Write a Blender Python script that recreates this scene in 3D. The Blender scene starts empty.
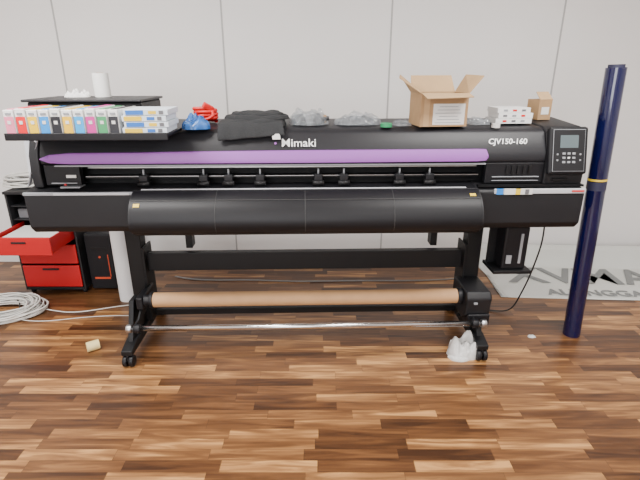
import bpy, bmesh, math, random
from mathutils import Vector, Matrix, noise, Euler
random.seed(4)
R=math.radians
COL=bpy.context.scene.collection
# ---------------------------------------------------------------- materials
def mat(name,c,rough=.5,metal=0,alpha=1,noise_amt=0,nscale=40,coat=0,bump=0,spec=.5):
    m=bpy.data.materials.new(name); m.use_nodes=True
    nt=m.node_tree; b=nt.nodes['Principled BSDF']
    b.inputs['Base Color'].default_value=(*c,1)
    b.inputs['Roughness'].default_value=rough
    b.inputs['Metallic'].default_value=metal
    b.inputs['Alpha'].default_value=alpha
    b.inputs['Coat Weight'].default_value=coat
    b.inputs['Specular IOR Level'].default_value=spec
    if noise_amt or bump:
        tc=nt.nodes.new('ShaderNodeTexCoord'); n=nt.nodes.new('ShaderNodeTexNoise')
        n.inputs['Scale'].default_value=nscale; n.inputs['Detail'].default_value=4
        nt.links.new(tc.outputs['Object'],n.inputs['Vector'])
        if noise_amt:
            r=nt.nodes.new('ShaderNodeValToRGB')
            r.color_ramp.elements[0].position=.3; r.color_ramp.elements[1].position=.7
            r.color_ramp.elements[0].color=(*[x*(1-noise_amt) for x in c],1)
            r.color_ramp.elements[1].color=(*[min(1,x*(1+noise_amt)) for x in c],1)
            nt.links.new(n.outputs['Fac'],r.inputs[0]); nt.links.new(r.outputs[0],b.inputs['Base Color'])
        if bump:
            bp=nt.nodes.new('ShaderNodeBump'); bp.inputs['Strength'].default_value=bump; bp.inputs['Distance'].default_value=.01
            nt.links.new(n.outputs['Fac'],bp.inputs['Height']); nt.links.new(bp.outputs[0],b.inputs['Normal'])
    return m
M={}
M['wall']=mat('wall_panel_paint',(.80,.785,.775),.6,noise_amt=.02,nscale=1.2)
M['seam']=mat('panel_joint',(.42,.41,.41),.6)
M['ceil']=mat('ceiling_paint',(.8,.8,.78),.8,noise_amt=.02,nscale=3)
M['base']=mat('baseboard_paint',(.66,.65,.63),.5)
M['blk']=mat('black_plastic',(.006,.006,.008),.48,noise_amt=.08,nscale=90,spec=.32)
M['blk2']=mat('black_textured_plastic',(.009,.009,.011),.5,noise_amt=.1,nscale=200,bump=.05,spec=.35)
M['top']=mat('cover_plastic',(.012,.012,.015),.45,noise_amt=.06,nscale=60,spec=.38)
M['pit']=mat('dark_interior',(.004,.004,.005),.6,spec=.2)
M['metal_blk']=mat('powder_coated_steel',(.006,.006,.007),.5,metal=.0,noise_amt=.1,nscale=150,spec=.3)
M['chrome']=mat('polished_steel',(.7,.7,.71),.22,metal=1)
M['alu']=mat('brushed_aluminium',(.45,.45,.46),.35,metal=1)
M['silver']=mat('silver_trim',(.48,.49,.52),.4)
M['purple']=mat('violet_plastic',(.31,.10,.42),.42,spec=.35)
M['white']=mat('white_plastic',(.75,.75,.74),.4)
M['print']=mat('print_white',(.85,.85,.85),.5)
M['kraft']=mat('kraft_tube',(.52,.30,.145),.65,noise_amt=.06,nscale=12)
M['card']=mat('cardboard',(.35,.215,.105),.8,noise_amt=.06,nscale=20)
M['cardin']=mat('cardboard_inside',(.43,.28,.145),.8,noise_amt=.05,nscale=20)
M['label']=mat('label_paper',(.66,.65,.63),.6)
M['ink']=mat('label_print',(.12,.12,.13),.6)
M['yellow']=mat('yellow_sticker',(.75,.52,.02),.5)
M['red']=mat('red_plastic',(.46,.008,.012),.4)
M['redcable']=mat('red_rubber',(.60,.008,.008),.4)
M['blue']=mat('blue_sticker',(.02,.2,.6),.5)
M['green']=mat('green_tape',(.02,.25,.10),.5)
M['screen']=mat('lcd_glass',(.10,.13,.14),.15)
M['key']=mat('keypad_grey',(.26,.27,.29),.5)
M['tubeblue']=mat('navy_film_roll',(.003,.004,.040),.12,coat=.5,noise_amt=.15,nscale=5)
M['tubein']=mat('roll_core',(.02,.02,.05),.6)
M['cloth']=mat('charcoal_fabric',(.020,.021,.023),.95,noise_amt=.2,nscale=150,bump=.3)
M['rag']=mat('white_rag',(.60,.60,.59),.9,noise_amt=.12,nscale=30,bump=.3)
M['cable']=mat('white_cable',(.64,.63,.59),.5)
M['bcable']=mat('black_cable',(.01,.01,.01),.5)
M['gcable']=mat('grey_cable',(.30,.30,.30),.5)
M['cream']=mat('cream_foam',(.74,.60,.28),.7)
M['bag']=mat('clear_polybag',(.36,.39,.42),.08,alpha=.33,noise_amt=.4,nscale=40,bump=.9,spec=1)
M['bagblue']=mat('blue_polybag',(.03,.13,.40),.2,noise_amt=.4,nscale=25,bump=.7,alpha=.85)
M['bagfill']=mat('grey_parts',(.04,.04,.045),.5,noise_amt=.4,nscale=40)
M['paper']=mat('paper_roll',(.78,.78,.76),.7)
M['greytube']=mat('film_roll_white',(.76,.76,.77),.45)
M['banner']=mat('banner_vinyl',(.60,.61,.58),.45,noise_amt=.03,nscale=3)
M['btext']=mat('banner_print',(.20,.21,.21),.5)
M['orange']=mat('indicator_orange',(.5,.06,.02),.4)
M['tray_line']=mat('tray_print_line',(.05,.05,.05),.5)

def floor_mat():
    m=bpy.data.materials.new('laminate_strip_floor'); m.use_nodes=True
    nt=m.node_tree; N=nt.nodes; L=nt.links; b=N['Principled BSDF']
    tc=N.new('ShaderNodeTexCoord'); sep=N.new('ShaderNodeSeparateXYZ'); L.new(tc.outputs['Object'],sep.inputs[0])
    def mth(op,a,bv=None,c=None):
        n=N.new('ShaderNodeMath'); n.operation=op
        for i,v in enumerate((a,bv,c)):
            if v is None: continue
            if isinstance(v,(int,float)): n.inputs[i].default_value=v
            else: L.new(v,n.inputs[i])
        return n.outputs[0]
    yr=mth('DIVIDE',sep.outputs['Y'],.064); row=mth('FLOOR',yr); fy=mth('FRACT',yr)
    wn=N.new('ShaderNodeTexWhiteNoise'); wn.noise_dimensions='1D'; L.new(row,wn.inputs['W'])
    xs=mth('DIVIDE',sep.outputs['X'],.42); xo=mth('ADD',xs,mth('MULTIPLY',wn.outputs['Value'],7.3))
    blk=mth('FLOOR',xo); fx=mth('FRACT',xo)
    cb=N.new('ShaderNodeCombineXYZ'); L.new(row,cb.inputs[0]); L.new(blk,cb.inputs[1])
    w2=N.new('ShaderNodeTexWhiteNoise'); w2.noise_dimensions='2D'; L.new(cb.outputs[0],w2.inputs['Vector'])
    cg=N.new('ShaderNodeCombineXYZ')
    L.new(mth('ADD',mth('MULTIPLY',sep.outputs['X'],2.8),mth('MULTIPLY',w2.outputs['Value'],30)),cg.inputs[0])
    L.new(mth('MULTIPLY',sep.outputs['Y'],30),cg.inputs[1]); L.new(mth('MULTIPLY',w2.outputs['Value'],55),cg.inputs[2])
    ns=N.new('ShaderNodeTexNoise'); ns.inputs['Scale'].default_value=1; ns.inputs['Detail'].default_value=4
    ns.inputs['Distortion'].default_value=.8
    L.new(cg.outputs[0],ns.inputs['Vector'])
    v=mth('ADD',mth('ADD',mth('MULTIPLY',w2.outputs['Value'],.72),.12),mth('MULTIPLY',mth('SUBTRACT',ns.outputs['Fac'],.5),1.4))
    r=N.new('ShaderNodeValToRGB'); L.new(v,r.inputs[0])
    e=r.color_ramp.elements; e[0].position=0; e[0].color=(.042,.017,.007,1); e[1].position=1; e[1].color=(.50,.26,.095,1)
    for p,c in ((.3,(.092,.038,.014)),(.58,(.160,.070,.026)),(.80,(.275,.130,.047))):
        q=e.new(p); q.color=(*c,1)
    g1=mth('LESS_THAN',fy,.03); g2=mth('LESS_THAN',fx,.006); g=mth('MAXIMUM',g1,g2)
    mx=N.new('ShaderNodeMix'); mx.data_type='RGBA'; L.new(mth('MULTIPLY',g,.45),mx.inputs[0])
    L.new(r.outputs[0],mx.inputs[6]); mx.inputs[7].default_value=(.03,.012,.006,1)
    L.new(mx.outputs[2],b.inputs['Base Color'])
    b.inputs['Roughness'].default_value=.34
    b.inputs['Specular IOR Level'].default_value=.4
    return m
M['floor']=floor_mat()

# ---------------------------------------------------------------- helpers
def group(name,loc=(0,0,0),rz=0):
    e=bpy.data.objects.new(name,None); e.empty_display_size=.1
    e.location=loc; e.rotation_euler=(0,0,rz); COL.objects.link(e); return e
def fin(name,me,m,parent,loc=(0,0,0),rot=(0,0,0),smooth=False,bevel=0,seg=2):
    o=bpy.data.objects.new(name,me); COL.objects.link(o)
    if m is not None: me.materials.append(M[m])
    o.location=loc; o.rotation_euler=rot
    if parent: o.parent=parent
    if smooth:
        for p in me.polygons: p.use_smooth=True
    if bevel:
        b=o.modifiers.new('bevel','BEVEL'); b.width=bevel; b.segments=seg; b.limit_method='ANGLE'; b.angle_limit=R(35)
        for p in me.polygons: p.use_smooth=True
        w=o.modifiers.new('wn','WEIGHTED_NORMAL')
    return o
def box(name,size,loc,m,parent=None,rot=(0,0,0),bevel=.003):
    bm=bmesh.new(); bmesh.ops.create_cube(bm,size=1)
    bmesh.ops.scale(bm,vec=size,verts=bm.verts)
    me=bpy.data.meshes.new(name); bm.to_mesh(me); bm.free()
    return fin(name,me,m,parent,loc,rot,bevel=bevel)
def bb(name,x0,x1,y0,y1,z0,z1,m,parent=None,bevel=.003):
    return box(name,(x1-x0,y1-y0,z1-z0),((x0+x1)/2,(y0+y1)/2,(z0+z1)/2),m,parent,bevel=bevel)
def cyl(name,r,h,loc,m,parent=None,rot=(0,0,0),seg=32,bevel=0,r2=None):
    bm=bmesh.new(); bmesh.ops.create_cone(bm,cap_ends=True,segments=seg,radius1=r,radius2=r if r2 is None else r2,depth=h)
    me=bpy.data.meshes.new(name); bm.to_mesh(me); bm.free()
    for p in me.polygons: p.use_smooth=len(p.vertices)==4
    o=fin(name,me,m,parent,loc,rot)
    if bevel:
        b=o.modifiers.new('bevel','BEVEL'); b.width=bevel; b.segments=2; b.limit_method='ANGLE'; b.angle_limit=R(40)
    return o
def pipe(name,ro,ri,h,loc,m,parent=None,rot=(0,0,0),seg=40):
    bm=bmesh.new(); rings=[]
    for r,z in ((ro,-h/2),(ro,h/2),(ri,h/2),(ri,-h/2)):
        rings.append([bm.verts.new((r*math.cos(2*math.pi*i/seg),r*math.sin(2*math.pi*i/seg),z)) for i in range(seg)])
    for k in range(4):
        a,b=rings[k],rings[(k+1)%4]
        for i in range(seg): bm.faces.new((a[i],a[(i+1)%seg],b[(i+1)%seg],b[i]))
    bmesh.ops.recalc_face_normals(bm,faces=bm.faces)
    me=bpy.data.meshes.new(name); bm.to_mesh(me); bm.free()
    o=fin(name,me,m,parent,loc,rot,smooth=True)
    s=o.modifiers.new('es','EDGE_SPLIT'); s.split_angle=R(40); return o
def prof(name,pts,x0,x1,m,parent=None,bevel=.004):
    """extrude a closed (y,z) profile along X"""
    bm=bmesh.new()
    a=[bm.verts.new((x0,y,z)) for y,z in pts]; b=[bm.verts.new((x1,y,z)) for y,z in pts]
    n=len(pts); bm.faces.new(a); bm.faces.new(b[::-1])
    for i in range(n): bm.faces.new((a[i],b[i],b[(i+1)%n],a[(i+1)%n]))
    bmesh.ops.recalc_face_normals(bm,faces=bm.faces)
    me=bpy.data.meshes.new(name); bm.to_mesh(me); bm.free()
    return fin(name,me,m,parent,bevel=bevel)
def quad(name,vs,m,parent=None,th=.002):
    bm=bmesh.new(); bm.faces.new([bm.verts.new(v) for v in vs])
    me=bpy.data.meshes.new(name); bm.to_mesh(me); bm.free()
    o=fin(name,me,m,parent)
    if th: s=o.modifiers.new('sol','SOLIDIFY'); s.thickness=th; s.offset=0
    return o
def wire(name,pts,r,m,parent=None,cyc=False,nurbs=True):
    c=bpy.data.curves.new(name,'CURVE'); c.dimensions='3D'; c.bevel_depth=r; c.bevel_resolution=3
    s=c.splines.new('NURBS' if nurbs else 'POLY'); s.points.add(len(pts)-1)
    for p,q in zip(s.points,pts): p.co=(*q,1)
    if nurbs: s.order_u=4; s.use_endpoint_u=not cyc; s.resolution_u=6
    s.use_cyclic_u=cyc
    o=bpy.data.objects.new(name,c); COL.objects.link(o); c.materials.append(M[m])
    if parent:o.parent=parent
    return o
def text(name,body,size,loc,rot,m,parent=None,ext=.0006,align='CENTER',sx=1,shear=0,bold=0):
    c=bpy.data.curves.new(name,'FONT'); c.body=body; c.size=size; c.extrude=ext; c.align_x=align; c.align_y='CENTER'
    c.shear=shear; c.offset=bold
    o=bpy.data.objects.new(name,c); COL.objects.link(o); c.materials.append(M[m])
    o.location=loc; o.rotation_euler=rot; o.scale=(sx,1,1)
    if parent:o.parent=parent
    return o
def heap(name,w,d,h,loc,m,parent=None,rz=0,seed=0,n=40,crumple=.5,freq=12,flat=.5,th=0.0):
    """soft crumpled heap: closed dome mesh sitting on z=0"""
    bm=bmesh.new(); top=[[None]*(n+1) for _ in range(n+1)]; bot=[[None]*(n+1) for _ in range(n+1)]
    for i in range(n+1):
        for j in range(n+1):
            u=i/n*2-1; v=j/n*2-1
            ang=math.atan2(v,u)
            k=1+.16*noise.noise(Vector((math.cos(ang)*1.5+seed,math.sin(ang)*1.5,seed*3.1)))
            x=u*math.sqrt(1-v*v*.4)*k; y=v*math.sqrt(1-u*u*.4)*k
            e=max(0,1-max(abs(u),abs(v))**3)**flat
            nz=noise.noise(Vector((x*w*freq+seed*7,y*d*freq,seed)))
            nz2=abs(noise.noise(Vector((x*w*freq*2.3+seed*7,y*d*freq*2.3,seed+9))))
            z=h*e*(1-crumple*.5+crumple*nz-crumple*.6*nz2)
            top[i][j]=bm.verts.new((x*w/2,y*d/2,max(z,0.002 if e>0 else 0.001)))
            bot[i][j]=bm.verts.new((x*w/2,y*d/2,0))
    for i in range(n):
        for j in range(n):
            bm.faces.new((top[i][j],top[i+1][j],top[i+1][j+1],top[i][j+1]))
            bm.faces.new((bot[i][j],bot[i][j+1],bot[i+1][j+1],bot[i+1][j]))
    for i in range(n):
        for a,b in (((i,0),(i+1,0)),((i+1,n),(i,n)),((0,i+1),(0,i)),((n,i),(n,i+1))):
            bm.faces.new((top[a[0]][a[1]],bot[a[0]][a[1]],bot[b[0]][b[1]],top[b[0]][b[1]]))
    bmesh.ops.recalc_face_normals(bm,faces=bm.faces)
    me=bpy.data.meshes.new(name); bm.to_mesh(me); bm.free()
    return fin(name,me,m,parent,loc,(0,0,rz),smooth=True)

# ---------------------------------------------------------------- room
YW=3.84
bb('floor',-4.2,4.2,-3,YW,-.1,0,'floor',bevel=0)
bb('wall_back',-4.2,4.2,YW,YW+.12,0,2.8,'wall',bevel=0)
bb('wall_left',-4.32,-4.2,-3,YW+.12,0,2.8,'wall',bevel=0)
bb('wall_right',4.2,4.32,-3,YW+.12,0,2.8,'wall',bevel=0)
bb('wall_front',-4.2,4.2,-3.12,-3,0,2.8,'wall',bevel=0)
bb('ceiling',-4.32,4.32,-3.12,YW+.12,2.8,2.9,'ceil',bevel=0)
for i,x in enumerate((-3.2,-2.0,-.74,.54,1.83,3.05)):
    bb('trim_%d'%(i+1),x-.006,x+.006,YW-.004,YW,0.06,2.8,'seam',bevel=0)
bb('baseboard_back',-4.2,4.2,YW-.014,YW,0,.06,'base',bevel=.002)

# ---------------------------------------------------------------- printer
PX,PY,PR=-.077,2.33,R(1.7)
P=group('wide_format_printer',(PX,PY,0),PR)
PM=Matrix.Translation((PX,PY,0))@Matrix.Rotation(PR,4,'Z')
def W(x,y,z): return PM@Vector((x,y,z))
XL,XR=-1.435,1.475
prof('body_core',[(.16,.86),(.16,1.30),(.46,1.33),(.50,1.30),(.52,.95),(.45,.84)],XL+.03,XR-.03,'pit',P)
cover=[(.070,1.150),(.062,1.165),(.064,1.205),(.110,1.298),(.150,1.322),(.46,1.342),(.50,1.33),(.50,1.26),(.14,1.26),(.10,1.165)]
prof('top_cover',cover,XL+.085,1.265,'top',P,bevel=.005)
def stripe():
    bm=bmesh.new(); xs=[-1.345,-1.30,-1.2,0,.90,.945,.955]
    hi=[1.188,1.206,1.214,1.221,1.223,1.222,1.202]; lo=[1.176,1.158,1.153,1.153,1.156,1.160,1.174]
    rows=[]
    for x,h,l in zip(xs,hi,lo):
        mdl=(h+l)/2
        rows.append([bm.verts.new(v) for v in ((x,.066,l),(x,.048,l+.006),(x,.046,mdl),(x,.058,h-.004),(x,.078,h))])
    for a,b in zip(rows,rows[1:]):
        for i in range(4): bm.faces.new((a[i],b[i],b[i+1],a[i+1]))
        bm.faces.new((a[4],b[4],b[0],a[0]))
    bm.faces.new(rows[0]); bm.faces.new(rows[-1][::-1])
    bmesh.ops.recalc_face_normals(bm,faces=bm.faces)
    me=bpy.data.meshes.new('cover_stripe'); bm.to_mesh(me); bm.free()
    fin('cover_stripe',me,'purple',P,smooth=False,bevel=.002)
stripe()
bb('cover_lip',-1.28,.95,.055,.075,1.142,1.150,'key',P,bevel=.002)
sl=math.atan2(.093,.046)
text('cover_logo','Mimaki',.060,(.0-.03,.0815,1.254),(sl,0,0),'print',P,sx=1.05,bold=.0004)
cyl('logo_mark',.006,.002,(-.150,.080,1.254),'purple',P,rot=(sl,0,0))
text('model_lettering','CJV150-160',.041,(1.06,.0845,1.257),(sl,0,0),'print',P,sx=1.02,shear=.15,bold=.0008)
cap=[(.05,1.035),(.045,1.12),(.055,1.20),(.10,1.30),(.15,1.328),(.46,1.348),(.51,1.33),(.53,.95),(.45,.84),(.2,.84),(.1,1.03)]
prof('left_end_cap',cap,XL+.035,XL+.085,'blk2',P,bevel=.008)
prof('left_outer_cap',[(.10,1.035),(.12,1.30),(.46,1.33),(.5,1.0),(.3,.9)],XL+.004,XL+.035,'silver',P,bevel=.006)
prof('right_end_cap',cap,1.265,XR,'blk2',P,bevel=.008)
quad('left_corner_wedge',[(XL+.002,.085,1.045),(XL+.014,.034,1.045),(XL+.092,.084,1.300),(XL+.004,.108,1.300)],'silver',P,.006)
low=[(0.0,.835),(0.0,1.0),(.012,1.018),(.10,1.035),(.45,1.035),(.45,.84),(.40,.80),(.03,.80)]
prof('left_lower_housing',low,XL,-.88,'blk2',P,bevel=.008)
prof('right_lower_housing',low,.905,XR,'blk2',P,bevel=.008)
bb('left_housing_trim',XL,-.88,-.004,.012,1.006,1.022,'key',P)
bb('left_housing_trim_bright',-1.28,-.90,-.006,.0,1.008,1.020,'silver',P,.001)
bb('right_housing_trim',.99,XR,-.004,.012,.998,1.024,'silver',P)
bb('sticker_blue',1.0,1.035,-.007,0,.996,1.026,'blue',P,0)
bb('sticker_label',1.04,1.19,-.007,0,.996,1.026,'label',P,0)
bb('sticker_yellow',1.10,1.125,-.009,0,.996,1.026,'yellow',P,0)
bb('sticker_black',1.15,1.17,-.009,0,.998,1.024,'ink',P,0)
bb('sticker_red',1.40,XR-.01,-.007,0,1.008,1.016,'redcable',P,0)
bb('left_label',-1.26,-1.16,.035,.10,1.036,1.042,'key',P,0)
bb('left_led',-1.235,-1.225,.032,.04,1.05,1.06,'red',P,0)
bb('right_lower_gap',.91,XR-.002,.02,.05,1.030,1.040,'pit',P,0)
# interior
bb('platen',-.88,.905,.0,.45,1.0,1.030,'blk',P)
bb('platen_strip',-.84,.84,.005,.018,1.030,1.034,'silver',P,.001)
bb('rail_upper',-1.15,.93,.135,.16,1.118,1.126,'alu',P,.001)
bb('rail_lower',-1.15,.93,.10,.16,1.072,1.084,'metal_blk',P,.001)
bb('rail_lower_edge',-1.15,.93,.096,.10,1.081,1.084,'alu',P,0)
for i,x in enumerate([-.84,-.53,-.40,-.235,.07,.205,.50,.66]):
    bb('pinch_arm_%d'%i,x-.022,x+.022,.055,.12,1.062,1.095,'blk',P,.004)
    cyl('pinch_roller_%d'%i,.014,.06,(x,.058,1.050),'metal_blk',P,rot=(0,R(90),0),seg=20)
    cyl('pinch_spring_%d'%i,.005,.03,(x,.075,1.108),'key',P,seg=12)
for i in range(24):
    x=-.83+i*.07
    bb('platen_slot_%d'%i,x,x+.03,.05,.056,1.030,1.032,'key',P,0)
bb('right_window',.955,1.265,.062,.10,1.04,1.15,'blk',P,.004)
bb('station_frame',.99,1.24,.052,.062,1.075,1.079,'key',P,.001)
bb('station_frame_2',.99,1.24,.054,.062,1.055,1.058,'key',P,.001)
for i in range(5):
    bb('station_detail_%d'%i,1.06+i*.03,1.075+i*.03,.052,.062,1.092,1.135,'metal_blk',P,.001)
bb('left_window',-1.34,-1.16,.062,.10,1.045,1.15,'blk',P,.004)
bb('left_window_label',-1.23,-1.18,.056,.062,1.085,1.10,'label',P,.001)
bb('left_window_bar',-1.31,-1.18,.054,.062,1.055,1.060,'key',P,.001)
CP=math.atan2(.24,.06)
def cp(name,w,h,u,v,m,off,t=.006,bev=.002):
    o=Vector((1.368,.058,1.212)); up=Vector((0,.06,.24)).normalized(); nr=Vector((0,-.24,.06)).normalized()
    p=o+Vector((u,0,0))+up*v+nr*off
    return box(name,(w,h,t),p,m,P,rot=(CP,0,0),bevel=bev)
cp('control_panel_body',.205,.245,0,0,'blk',0,.04,.014)
cp('control_panel_bezel',.168,.215,0,0,'key',.0205,.002,.001)
cp('control_panel_face',.163,.210,0,0,'blk2',.0215,.003,.001)
cp('control_screen',.095,.065,0,.045,'screen',.0235,.002,.001)
for i in range(3):
    for j in range(3):
        if i==1 and j==1: continue
        cp('control_key_%d%d'%(i,j),.016,.011,(i-1)*.026,-.016-j*.022,'key',.0235,.003,.001)
cp('control_key_centre',.012,.009,0,-.038,'print',.0235,.003,.001)
for i in range(4): cp('function_key_%d'%i,.009,.009,-.06 if i<2 else .06,-.02-(i%2)*.03,'key',.0235,.003,.001)
bb('control_usb_slot',1.31,1.39,.038,.05,1.055,1.07,'metal_blk',P)
# front media tray : curved
tp=[(.12,1.034),(.03,1.034),(-.02,1.022),(-.07,.995),(-.105,.955),(-.125,.905),(-.126,.870),(-.112,.842),(-.082,.822),(-.03,.812)]
def tray():
    ti=[(y+.0 if k==0 else y+.012,z-.012) for k,(y,z) in enumerate(tp)]
    pts=tp+ti[::-1]
    o=prof('front_media_tray',pts,-.87,.895,'blk',P,bevel=0)
    for p in o.data.polygons: p.use_smooth=len(p.vertices)==4
    s=o.modifiers.new('es','EDGE_SPLIT'); s.split_angle=R(45)
    for sx in (-.872,.897):
        prof('tray_side',tp+[(.0,.80),(.10,.85),(.12,1.0)],sx-.006,sx+.006,'blk2',P,bevel=.001)
    for k,x in enumerate((-.45,0,.45)):
        wire('tray_seam_%d'%k,[(x,y-.0008,z+.0008) for y,z in tp[1:-1]],.0012,'tray_line',P,nurbs=False)
    wire('tray_crease',[(-.865,-.072,.995),(.89,-.072,.995)],.0014,'tray_line',P,nurbs=False)
    box('tray_sticker_l',(.03,.018,.002),(-.84,-.09,.975),'yellow',P,rot=(R(50),0,0),bevel=0)
    box('tray_sticker_r',(.03,.018,.002),(.86,-.05,1.008),'yellow',P,rot=(R(30),0,0),bevel=0)
tray()
# stand
for sx,n in ((-1,'left'),(1,'right')):
    X=sx*1.025
    bb(n+'_leg_column',X-.045,X+.045,.27,.36,.12,.86,'metal_blk',P,.006)
    bb(n+'_leg_flange',X-.055,X+.055,.2,.42,.76,.86,'metal_blk',P,.004)
    bb(n+'_leg_inner_plate',X-sx*.06-.006,X-sx*.06+.006,.24,.38,.14,.62,'metal_blk',P,.002)
    prof(n+'_foot',[(-.05,.075),(-.05,.105),(.05,.13),(.55,.13),(.62,.105),(.62,.075)],X-.032,X+.032,'metal_blk',P,.004)
    for cy in (-.02,.58):
        cyl(n+'_caster_stem',.012,.03,(X,cy,.07),'alu',P,seg=16)
        for w in (-.018,.018):
            cyl(n+'_caster_wheel',.034,.024,(X+w,cy-.012,.034),'blk',P,rot=(0,R(90),0),seg=28,bevel=.004)
        prof(n+'_caster_fork',[(cy-.03,.035),(cy-.03,.075),(cy+.03,.078),(cy+.02,.045)],X-.006,X+.006,'metal_blk',P,.002)
    prof(n+'_bar_arm',[(-.03,.215),(-.03,.255),(.05,.26),(.25,.40),(.30,.40),(.30,.30),(.08,.215)],X-sx*.055-.006,X-sx*.055+.006,'metal_blk',P,.002)
    prof(n+'_brace',[(.02,.11),(.12,.34),(.20,.34),(.30,.11)],X-.015,X+.015,'metal_blk',P,.004)
bb('cross_beam',-1.0,1.0,.29,.34,.455,.570,'metal_blk',P,.004)
bb('lower_beam',-1.0,1.0,.30,.34,.145,.185,'metal_blk',P,.004)
for x in (-.72,.80): bb('roll_bracket',x-.02,x+.02,.36,.44,.575,.86,'metal_blk',P,.004)
cyl('feed_shaft',.014,1.9,(0,.42,.80),'metal_blk',P,rot=(0,R(90),0))
pipe('takeup_core',.043,.036,1.79,(.005,.12,.345),'kraft',P,rot=(0,R(90),0))
cyl('takeup_flange_l',.048,.02,(-.90,.12,.345),'blk',P,rot=(0,R(90),0),bevel=.004)
cyl('takeup_hub_l',.03,.09,(-.94,.12,.345),'blk2',P,rot=(0,R(90),0),bevel=.004)
bb('takeup_holder_l',-.985,-.945,.08,.30,.30,.375,'blk',P,.008)
cyl('takeup_flange_r',.048,.03,(.908,.12,.345),'blk',P,rot=(0,R(90),0),bevel=.004)
prof('takeup_motor',[(.03,.27),(.02,.37),(.05,.405),(.28,.405),(.28,.22),(.08,.22)],.925,1.07,'blk2',P,.01)
bb('takeup_motor_base',.94,1.07,.02,.2,.195,.27,'blk',P,.008)
cyl('takeup_knob',.03,.03,(1.085,.12,.33),'blk',P,rot=(0,R(90),0),bevel=.004)
bb('motor_indicator',.965,.985,.012,.03,.34,.350,'key',P,0)
cyl('tension_bar',.016,2.0,(.01,-.02,.237),'chrome',P,rot=(0,R(90),0))
for x in (-1.0,1.02): cyl('tension_bar_end',.024,.03,(x,-.02,.237),'alu',P,rot=(0,R(90),0),bevel=.004)
for x in (-.955,.97): cyl('tension_collar',.026,.035,(x,-.02,.237),'blk',P,rot=(0,R(90),0),bevel=.004)
# waste tank
bb('waste_tank_bracket',1.09,1.30,.22,.24,.50,.84,'metal_blk',P)
bb('waste_tank',1.13,1.27,.10,.22,.52,.78,'blk',P,.012)
bb('waste_tank_label',1.15,1.18,.094,.1,.56,.61,'key',P,0)
bb('waste_tank_gauge',1.22,1.235,.096,.1,.56,.74,'key',P,0)
cyl('waste_tank_neck',.025,.05,(1.20,.16,.80),'blk2',P)
bb('waste_tank_shelf',1.08,1.30,.08,.26,.50,.52,'metal_blk',P)
wire('power_lead',[(1.42,.3,.95),(1.46,.28,.7),(1.44,.3,.5),(1.46,.4,.3),(1.46,.5,.1),(1.42,.5,.008),(1.30,.55,.006),(1.18,.6,.006)],.005,'bcable',P)
# ink unit : sits on the cover and projects forward
TT=1.330
bb('ink_rack_tray',-1.37,-.63,-.14,.13,1.316,TT,'blk',P,.003)
bb('ink_rack_lip',-1.37,-.63,-.145,-.135,1.302,1.336,'blk',P,.003)
for x in (-1.2,-.75): prof('ink_rack_strut',[(-.05,1.318),(.12,1.318),(.12,1.30),(.10,1.28)],x-.008,x+.008,'metal_blk',P,.001)
bb('ink_rack_hood',-1.42,-.84,.17,.52,1.335,1.455,'blk2',P,.012)
bb('ink_rack_visor',-1.43,-.83,.14,.53,1.455,1.468,'top',P,.004)
ink=[(.75,.20,.32),(.70,.004,.01),(.80,.52,.003),(.004,.25,.70),(.01,.01,.015),(.80,.48,.003),(.004,.33,.75),(.55,.02,.26),(.04,.28,.10),(.01,.01,.015)]
for i,c in enumerate(ink): M['ink%d'%i]=mat('ink_label_%d'%i,c,.4)
for i,c in enumerate(ink):
    x=-1.34+i*.052; h=.108+(.005 if i%3==1 else 0)
    bb('ink_cartridge_%d'%i,x-.023,x+.023,-.13,.125,TT+.001,TT+h,'white',P,.004)
    bb('ink_cartridge_label_%d'%i,x-.020,x+.020,-.133,-.128,TT+.005,TT+.078,'ink%d'%i,P,0)
    bb('ink_cartridge_text_%d'%i,x-.008,x+.008,-.1345,-.132,TT+.045,TT+.060,'label',P,0)
    bb('ink_cartridge_grip_%d'%i,x-.012,x+.012,-.134,-.128,TT+.086,TT+.096,'key',P,.001)
    bb('ink_cartridge_top_%d'%i,x-.014,x+.014,-.11,.10,TT+h-.002,TT+h+.003,'ink%d'%i,P,.001)

# ---------------------------------------------------------------- things on the printer
def on(name,x,y,z=None,rz=0):
    if z is None: z=1.323+(y-.15)*.0645
    return group(name,W(x,y,z),PR+rz)
g=on('ink_carton_stack',-.735,-.02,TT,R(2))
M['cy']=mat('carton_yellow',(.75,.50,.01),.5); M['cb']=mat('carton_blue',(.01,.13,.50),.5); M['cw']=mat('carton_white',(.64,.71,.78),.5)
for k in range(4):
    z=.014+k*.027; dx=(-.006,.004,-.004,.006)[k]
    box('carton_%d'%k,(.20,.21,.025),(dx,0,z),'cw',g,bevel=.001)
    box('carton_print_%d'%k,(.08,.002,.020),(dx-.05,-.1055,z),'cb' if k%2 else 'cy',g,bevel=0)
    box('carton_mark_%d'%k,(.035,.002,.014),(dx+.03,-.1055,z),'cy' if k%2 else 'cb',g,bevel=0)
    box('carton_code_%d'%k,(.02,.002,.016),(dx+.07,-.1055,z),'ink',g,bevel=0)
g=on('paper_towel_roll',-1.12,.40,1.4685)
pipe('roll_paper',.042,.016,.125,(0,0,.0625),'paper',g)
pipe('roll_core_tube',.017,.014,.126,(0,0,.064),'card',g)
g=on('crumpled_paper',-1.25,.38,1.4685); heap('paper_heap',.14,.08,.045,(0,0,0),'paper',g,seed=3,n=26,freq=25,crumple=.9)
# blue bag
g=on('blue_plastic_bag',-.555,.12,1.326,R(8)); heap('bag_film',.14,.13,.075,(0,0,0),'bagblue',g,seed=5,crumple=.6,freq=10)
heap('bag_tail',.11,.06,.03,(-.005,-.03,0),'bagblue',g,seed=8,n=24,crumple=.8,freq=16)
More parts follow.
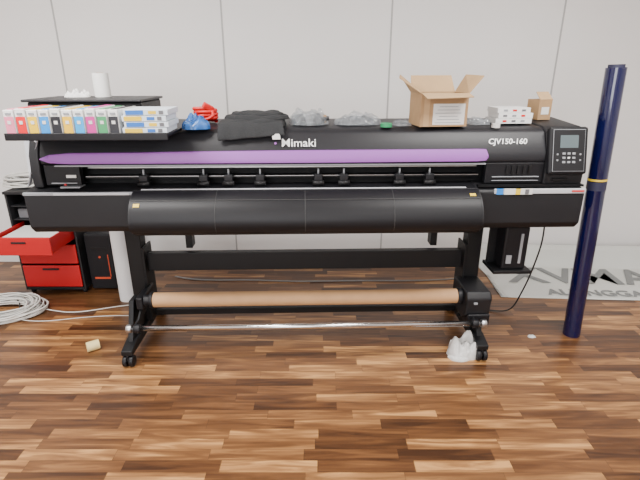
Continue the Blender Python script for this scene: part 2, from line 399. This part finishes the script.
# red cable
g=on('red_cable_coil',-.54,.31,1.336)
pts=[]
for i in range(40):
    a=i*.62; pts.append((.06*math.cos(a)+.01*random.uniform(-1,1),.035*math.sin(a)+.01*random.uniform(-1,1),.010+i*.0018))
wire('red_cord',pts,.010,'redcable',g); box('red_plug',(.06,.03,.03),(.02,-.03,.085),'redcable',g,rot=(.2,.5,.5),bevel=.006)
wire('red_tail',[(.04,-.03,.06),(.06,-.05,.04),(.03,-.06,.02),(-.04,-.05,.015)],.009,'redcable',g)
# folded black fabric
g=on('folded_fabric',-.262,.24,1.331,R(2))
heap('fold_layer_1',.35,.25,.045,(0,0,0),'cloth',g,seed=2,crumple=.25,freq=7,flat=.22)
heap('fold_layer_2',.33,.21,.030,(.01,.01,.033),'cloth',g,rz=.05,seed=6,crumple=.3,freq=8,flat=.25)
heap('fold_layer_3',.28,.16,.024,(.02,.02,.052),'cloth',g,rz=-.06,seed=9,crumple=.4,freq=9,flat=.3)
def drape():
    bm=bmesh.new(); n=24; path=[(-.02,.034),(-.10,.03),(-.135,.016),(-.155,-.015),(-.172,-.055)]
    rows=[]
    for k,(y,z) in enumerate(path):
        rows.append([bm.verts.new((-.18+.32*i/n+k*.004*(i/n)+(-.01*k/4 if i<n/2 else 0)*(1-2*i/n),y-.004*math.sin(i*1.1)*(k/4),z+.006*noise.noise(Vector((i*.3,k,0)))+(.03*(i/n-.3)if k==4 else 0))) for i in range(n+1)])
    for a,b in zip(rows,rows[1:]):
        for i in range(n): bm.faces.new((a[i],a[i+1],b[i+1],b[i]))
    me=bpy.data.meshes.new('fold_drape'); bm.to_mesh(me); bm.free()
    o=fin('fold_drape',me,'cloth',g,smooth=True); s=o.modifiers.new('s','SOLIDIFY'); s.thickness=.008; s.offset=1
    s=o.modifiers.new('ss','SUBSURF'); s.levels=1; s.render_levels=1
    quad('fabric_tag',[(.09,-.162,-.03),(.13,-.162,-.03),(.133,-.180,-.055),(.093,-.180,-.055)],'label',g,.002)
drape()
# clear bags
g=on('clear_parts_bag',.025,.27,1.332,R(-4))
heap('bag_film',.22,.18,.09,(0,0,0),'bag',g,seed=12,crumple=.5,freq=12)
for k in range(7):
    a=k*.95; box('bagged_part_%d'%k,(.06,.03,.04),(.065*math.cos(a),.045*math.sin(a),.026),('card','bagfill','label','bagfill','bagfill','ink','bagfill')[k],g,rot=(.2,.1*k,a),bevel=.004)
cyl('bagged_coil',.03,.02,(.08,.0,.03),'bagfill',g)
g=on('plastic_film_bag',.295,.27,1.331,R(4))
heap('bag_film',.28,.16,.065,(0,0,0),'bag',g,seed=17,crumple=.6,freq=13)
heap('bagged_cable_bundle',.22,.10,.045,(-.01,0,.001),'bagfill',g,seed=19,n=30,freq=22)
g=on('green_tape_roll',.43,.15,1.326)
pipe('tape_ring',.030,.018,.020,(0,0,.011),'green',g); cyl('tape_liner',.018,.014,(0,0,.009),'label',g)
# cardboard box
g=on('open_cardboard_box',.715,.215,1.331,R(5))
w,d,h,t=.25,.19,.165,.004
box('box_bottom',(w,d,t),(0,0,t/2),'card',g,bevel=0)
box('box_front',(w,t,h),(0,-d/2,h/2),'card',g,bevel=0)
box('box_rear',(w,t,h),(0,d/2,h/2),'cardin',g,bevel=0)
box('box_left',(t,d,h),(-w/2,0,h/2),'card',g,bevel=0)
box('box_right',(t,d,h),(w/2,0,h/2),'card',g,bevel=0)
quad('flap_left',[(-w/2,-d/2,h),(-w/2,d/2,h),(-w/2-.07,d/2-.01,h+.09),(-w/2-.12,-d/2+.01,h+.075)],'cardin',g,.004)
quad('flap_right',[(w/2,-d/2,h),(w/2,d/2,h),(w/2+.05,d/2-.01,h+.09),(w/2+.075,-d/2+.01,h+.085)],'cardin',g,.004)
quad('flap_rear',[(-w/2,d/2,h),(w/2,d/2,h),(w/2-.01,d/2+.05,h+.085),(-w/2+.01,d/2+.05,h+.085)],'cardin',g,.004)
quad('flap_front',[(-w/2,-d/2,h),(w/2,-d/2,h),(w/2-.005,-d/2-.075,h-.015),(-w/2+.005,-d/2-.075,h-.022)],'cardin',g,.004)
box('shipping_label',(.17,.001,.105),(.025,-d/2-.003,.062),'label',g,bevel=0)
for k in range(6): box('label_line_%d'%k,(.14-.02*(k%3),.001,.003),(.022,-d/2-.004,.020+k*.016),'key',g,bevel=0)
box('label_tape',(.03,.001,.16),(-.095,-d/2-.003,.081),'cardin',g,bevel=0)
g=on('small_poly_bag',.52,.20,1.330,R(10)); heap('bag_film',.10,.10,.035,(0,0,0),'bag',g,seed=23,crumple=.6,freq=18,n=28)
wire('bagged_lead',[(-.035,0,.01),(-.02,.02,.014),(.02,-.02,.014),(.035,.01,.01)],.005,'bcable',g)
g=on('crumpled_plastic_bag',.945,.25,1.331); heap('bag_film',.13,.14,.045,(0,0,0),'bag',g,seed=29,crumple=.6,freq=15,n=30)
g=on('small_carton_stack',1.13,.27,1.336,R(2))
for k in range(3):
    box('carton_%d'%k,(.20-.01*k,.14,.027),((-.004,.004,-.008)[k],0,.014+k*.0278),'white',g,bevel=.001)
    for q in range(3): box('carton_mark_%d_%d'%(k,q),(.022,.001,.010),(-.055+q*.05,-.0708,.014+k*.0278),('redcable','ink','key')[(q+k)%3],g,bevel=0)
g=on('small_cardboard_box',1.345,.38,1.343,R(14))
box('box_body',(.085,.10,.11),(0,0,.055),'card',g,bevel=.001)
quad('box_flap',[(-.042,-.05,.11),(.042,-.05,.11),(.045,.0,.15),(-.035,.0,.15)],'cardin',g,.003)
box('box_label',(.05,.001,.04),(0,-.051,.05),'label',g,bevel=0)
g=on('label_roll',1.01,.14,1.322)
pipe('label_ring',.022,.012,.02,(0,0,.011),'label',g)

# ---------------------------------------------------------------- tube at right
g=group('vinyl_film_roll',(1.63,2.61,0.0026)); g.rotation_euler=(0,R(-2.2),0)
pipe('film_wrap',.051,.040,1.62,(0,0,.81),'tubeblue',g)
pipe('core_tube',.0405,.036,1.635,(0,0,.818),'tubein',g)
pipe('roll_tape_band',.0516,.0505,.012,(0,0,1.02),'yellow',g)
pipe('roll_label_band',.0514,.0505,.05,(0,0,.985),'tubein',g)
# ---------------------------------------------------------------- drawer cabinet left
g=group('drawer_cabinet',(-2.02,3.2,0))
M['cab']=mat('cabinet_black',(.014,.014,.016),.5,spec=.35)
bb('cabinet_left_side',-.23,-.215,0,.5,.03,.78,'cab',g); bb('cabinet_right_side',.215,.23,0,.5,.03,.78,'cab',g)
bb('cabinet_rear',-.215,.215,.485,.5,.03,.78,'cab',g); bb('cabinet_top',-.235,.235,-.01,.505,.78,.80,'cab',g); bb('cabinet_bottom',-.215,.215,0,.485,.03,.05,'cab',g)
for x in(-.2,.2):
    for y in(.04,.46): cyl('cabinet_foot',.018,.03,(x,y,.015),'cab',g)
for k,(z0,z1) in enumerate(((.06,.235),(.25,.40))):
    bb('drawer_front_%d'%k,-.212,.212,-.012,.005,z0,z1,'red',g,.006)
    bb('drawer_handle_%d'%k,-.06,.06,-.022,-.010,z1-.035,z1-.02,'cab',g)
    bb('drawer_box_%d'%k,-.205,.205,.006,.45,z0+.01,z1-.02,'cab',g)
bb('open_drawer_front',-.212,.212,-.30,-.285,.43,.56,'red',g,.006)
bb('open_drawer_left',-.205,-.195,-.285,.10,.44,.55,'red',g); bb('open_drawer_right',.195,.205,-.285,.10,.44,.55,'red',g)
bb('open_drawer_base',-.2,.2,-.285,.10,.44,.45,'red',g); bb('open_drawer_paper',-.17,.17,-.27,.06,.451,.53,'paper',g)
bb('open_drawer_slot',-.05,.05,-.304,-.298,.515,.53,'cab',g)
for k in range(2): bb('upper_shelf_%d'%k,-.214,.214,.02,.48,.58+k*.1,.59+k*.1,'cab',g)
bb('shelf_contents',-.19,.0,.05,.3,.591,.66,'ink',g); bb('shelf_papers',.02,.19,.03,.3,.691,.73,'label',g)
def coil(name,loc,r,n,m,cr,sd,zt=.006,parent=None,ell=.7):
    random.seed(sd); g=parent or group(name,loc); pts=[]; ph=random.random()*6
    for i in range(n*9):
        a=i*2*math.pi/9+ph; k=r*(1+.22*math.sin(i*.37+sd)+random.uniform(-.06,.06))
        pts.append((k*math.cos(a),k*ell*math.sin(a),zt+.02*(i/(n*9))*(1+math.sin(a*1.3))+cr*.2*(i//9)))
    wire('cable_loops_%d'%sd,pts,cr,m,g); return g
g=coil('cable_coil',(-2.18,3.40,.80),.16,8,'cable',.006,41,zt=.008)
coil('',None,.13,6,'gcable',.006,43,zt=.035,parent=g); coil('',None,.15,5,'cable',.006,47,zt=.055,parent=g)
g=coil('floor_cable_coil',(-2.22,2.90,0),.25,9,'cable',.006,51,zt=.008)
coil('',None,.20,7,'cable',.005,53,zt=.02,parent=g,ell=.6)
coil('',None,.20,6,'gcable',.005,57,zt=.03,parent=g,ell=.9)
coil('',None,.22,6,'cable',.005,59,zt=.04,parent=g,ell=.9)
wire('cable_tail',[(.15,.05,.02),(.30,.02,.008),(.45,-.03,.006),(.62,.02,.006),(.80,.10,.006),(1.0,.12,.006),(1.15,.16,.006)],.004,'cable',g)
wire('cable_tail_2',[(.1,-.1,.02),(.25,-.16,.008),(.45,-.12,.006),(.7,-.05,.006),(.95,-.06,.006)],.003,'cable',g)
wire('black_tail',[(-.3,.2,.03),(-.12,.24,.03),(.05,.15,.04),(.12,-.05,.03)],.004,'bcable',g)
g=group('floor_extension_cable',(0,3.4,0))
wire('cable_run',[(-1.2,.1,.006),(-1.0,0,.006),(-.6,.05,.006),(-.2,-.02,.006),(.3,.03,.006),(.8,.0,.006),(1.1,.05,.006)],.006,'gcable',g)
g=group('computer_tower',(-1.67,3.26,0))
bb('tower_case',-.10,.10,0,.42,.012,.46,'cab',g,.004); bb('tower_bezel',-.095,.095,-.012,.0,.02,.45,'blk',g,.004)
bb('tower_stripe',-.06,.06,-.016,-.012,.10,.115,'orange',g,.001); bb('tower_drive',-.06,.06,-.016,-.012,.33,.36,'metal_blk',g,.001)
bb('tower_side_light',.06,.066,-.016,-.012,.12,.30,'orange',g,.001)
cyl('tower_button',.008,.005,(0,-.014,.28),'orange',g,rot=(R(90),0,0))
for x in(-.06,.06):
    for y in(.04,.38): cyl('tower_foot',.012,.014,(x,y,.007),'blk',g)
g=group('media_roll',(-1.43,3.12,0)); pipe('media_wrap',.068,.03,.95,(0,0,.475),'greytube',g); pipe('media_core',.031,.026,.97,(0,0,.485),'card',g)
# ---------------------------------------------------------------- banner on floor
def banner():
    g=group('lettered_banner',(2.26,3.42,0),R(-3))
    bm=bmesh.new(); nx,ny=40,24; L=1.85
    rows=[]
    for j in range(ny+1):
        s=j/ny*.80
        if s<.58: y=-.34+s; z=.004
        else: a=(s-.58)/.22; y=.24+.10*a; z=.004+.16*a*a+.02*a
        rows.append([bm.verts.new((-L/2+L*i/nx+(.10*(1-j/ny) if i==0 else 0),y,z+.004*max(0,noise.noise(Vector((i*.25,j*.2,3)))))) for i in range(nx+1)])
    for a,b in zip(rows,rows[1:]):
        for i in range(nx): bm.faces.new((a[i],a[i+1],b[i+1],b[i]))
    me=bpy.data.meshes.new('banner_sheet'); bm.to_mesh(me); bm.free()
    o=fin('banner_sheet',me,'banner',g,smooth=True); s=o.modifiers.new('s','SOLIDIFY'); s.thickness=.002; s.offset=-1
    text('banner_big_letters','XVMAI',.42,(-.06,.06,.0105),(0,0,0),'btext',g,sx=1.05,bold=.006)
    text('banner_small_letters','ALLINGGAR EXPO',.135,(.12,-.245,.0105),(0,0,0),'btext',g,sx=1.12,bold=.003)
banner()
# ---------------------------------------------------------------- small floor things
g=group('foam_roll',(-1.385,2.43,0),R(35)); pipe('foam_wrap',.030,.009,.07,(0,0,.030),'cream',g,rot=(0,R(90),0)); cyl('foam_core',.0095,.06,(0,0,.030),'card',g,rot=(0,R(90),0))
g=group('cleaning_rag',W(.925,.03,0)); 
heap('rag_heap',.17,.15,.15,(0.01,0,0),'rag',g,seed=34,crumple=.55,freq=11,flat=.65); heap('rag_tail',.13,.09,.035,(-.02,-.04,0),'rag',g,seed=35,n=24,freq=14,crumple=.4)
g=group('paper_scrap',(1.36,2.58,0)); heap('scrap',.05,.035,.010,(0,0,0),'rag',g,seed=37,n=14,freq=40)
# ---------------------------------------------------------------- lights
def ceil_light(i,x,y,w,d,e,c=(1,.975,.94)):
    g=group('ceiling_light' ,(x,y,2.8))
    bb('fixture_frame',-w/2-.03,w/2+.03,-d/2-.03,d/2+.03,-.03,0,'white',g)
    l=bpy.data.lights.new('ceiling_lamp','AREA'); l.shape='RECTANGLE'; l.size=w; l.size_y=d; l.energy=e; l.color=c
    o=bpy.data.objects.new('lamp_panel',l); COL.objects.link(o); o.location=(0,0,-.035); o.parent=g
ceil_light(0,-1.6,1.6,1.2,.6,115); ceil_light(1,1.4,1.6,1.2,.6,90); ceil_light(2,-1.6,-1,1.2,.6,78); ceil_light(3,1.4,-1,1.2,.6,78)
l=bpy.data.lights.new('daylight','AREA'); l.shape='RECTANGLE'; l.size=3; l.size_y=1.5; l.energy=130; l.color=(.95,.97,1)
o=bpy.data.objects.new('window_daylight',l); COL.objects.link(o); o.location=(-1.2,-2.9,1.6); o.rotation_euler=(R(90),0,0)
w=bpy.data.worlds.new('world'); bpy.context.scene.world=w; w.use_nodes=True
w.node_tree.nodes['Background'].inputs[0].default_value=(.8,.85,.9,1); w.node_tree.nodes['Background'].inputs[1].default_value=.3
# ---------------------------------------------------------------- camera
c=bpy.data.cameras.new('camera'); c.lens=26; c.sensor_width=36; co=bpy.data.objects.new('camera',c); COL.objects.link(co)
co.location=(0,0,1.6); co.rotation_euler=(R(70),0,0); bpy.context.scene.camera=co
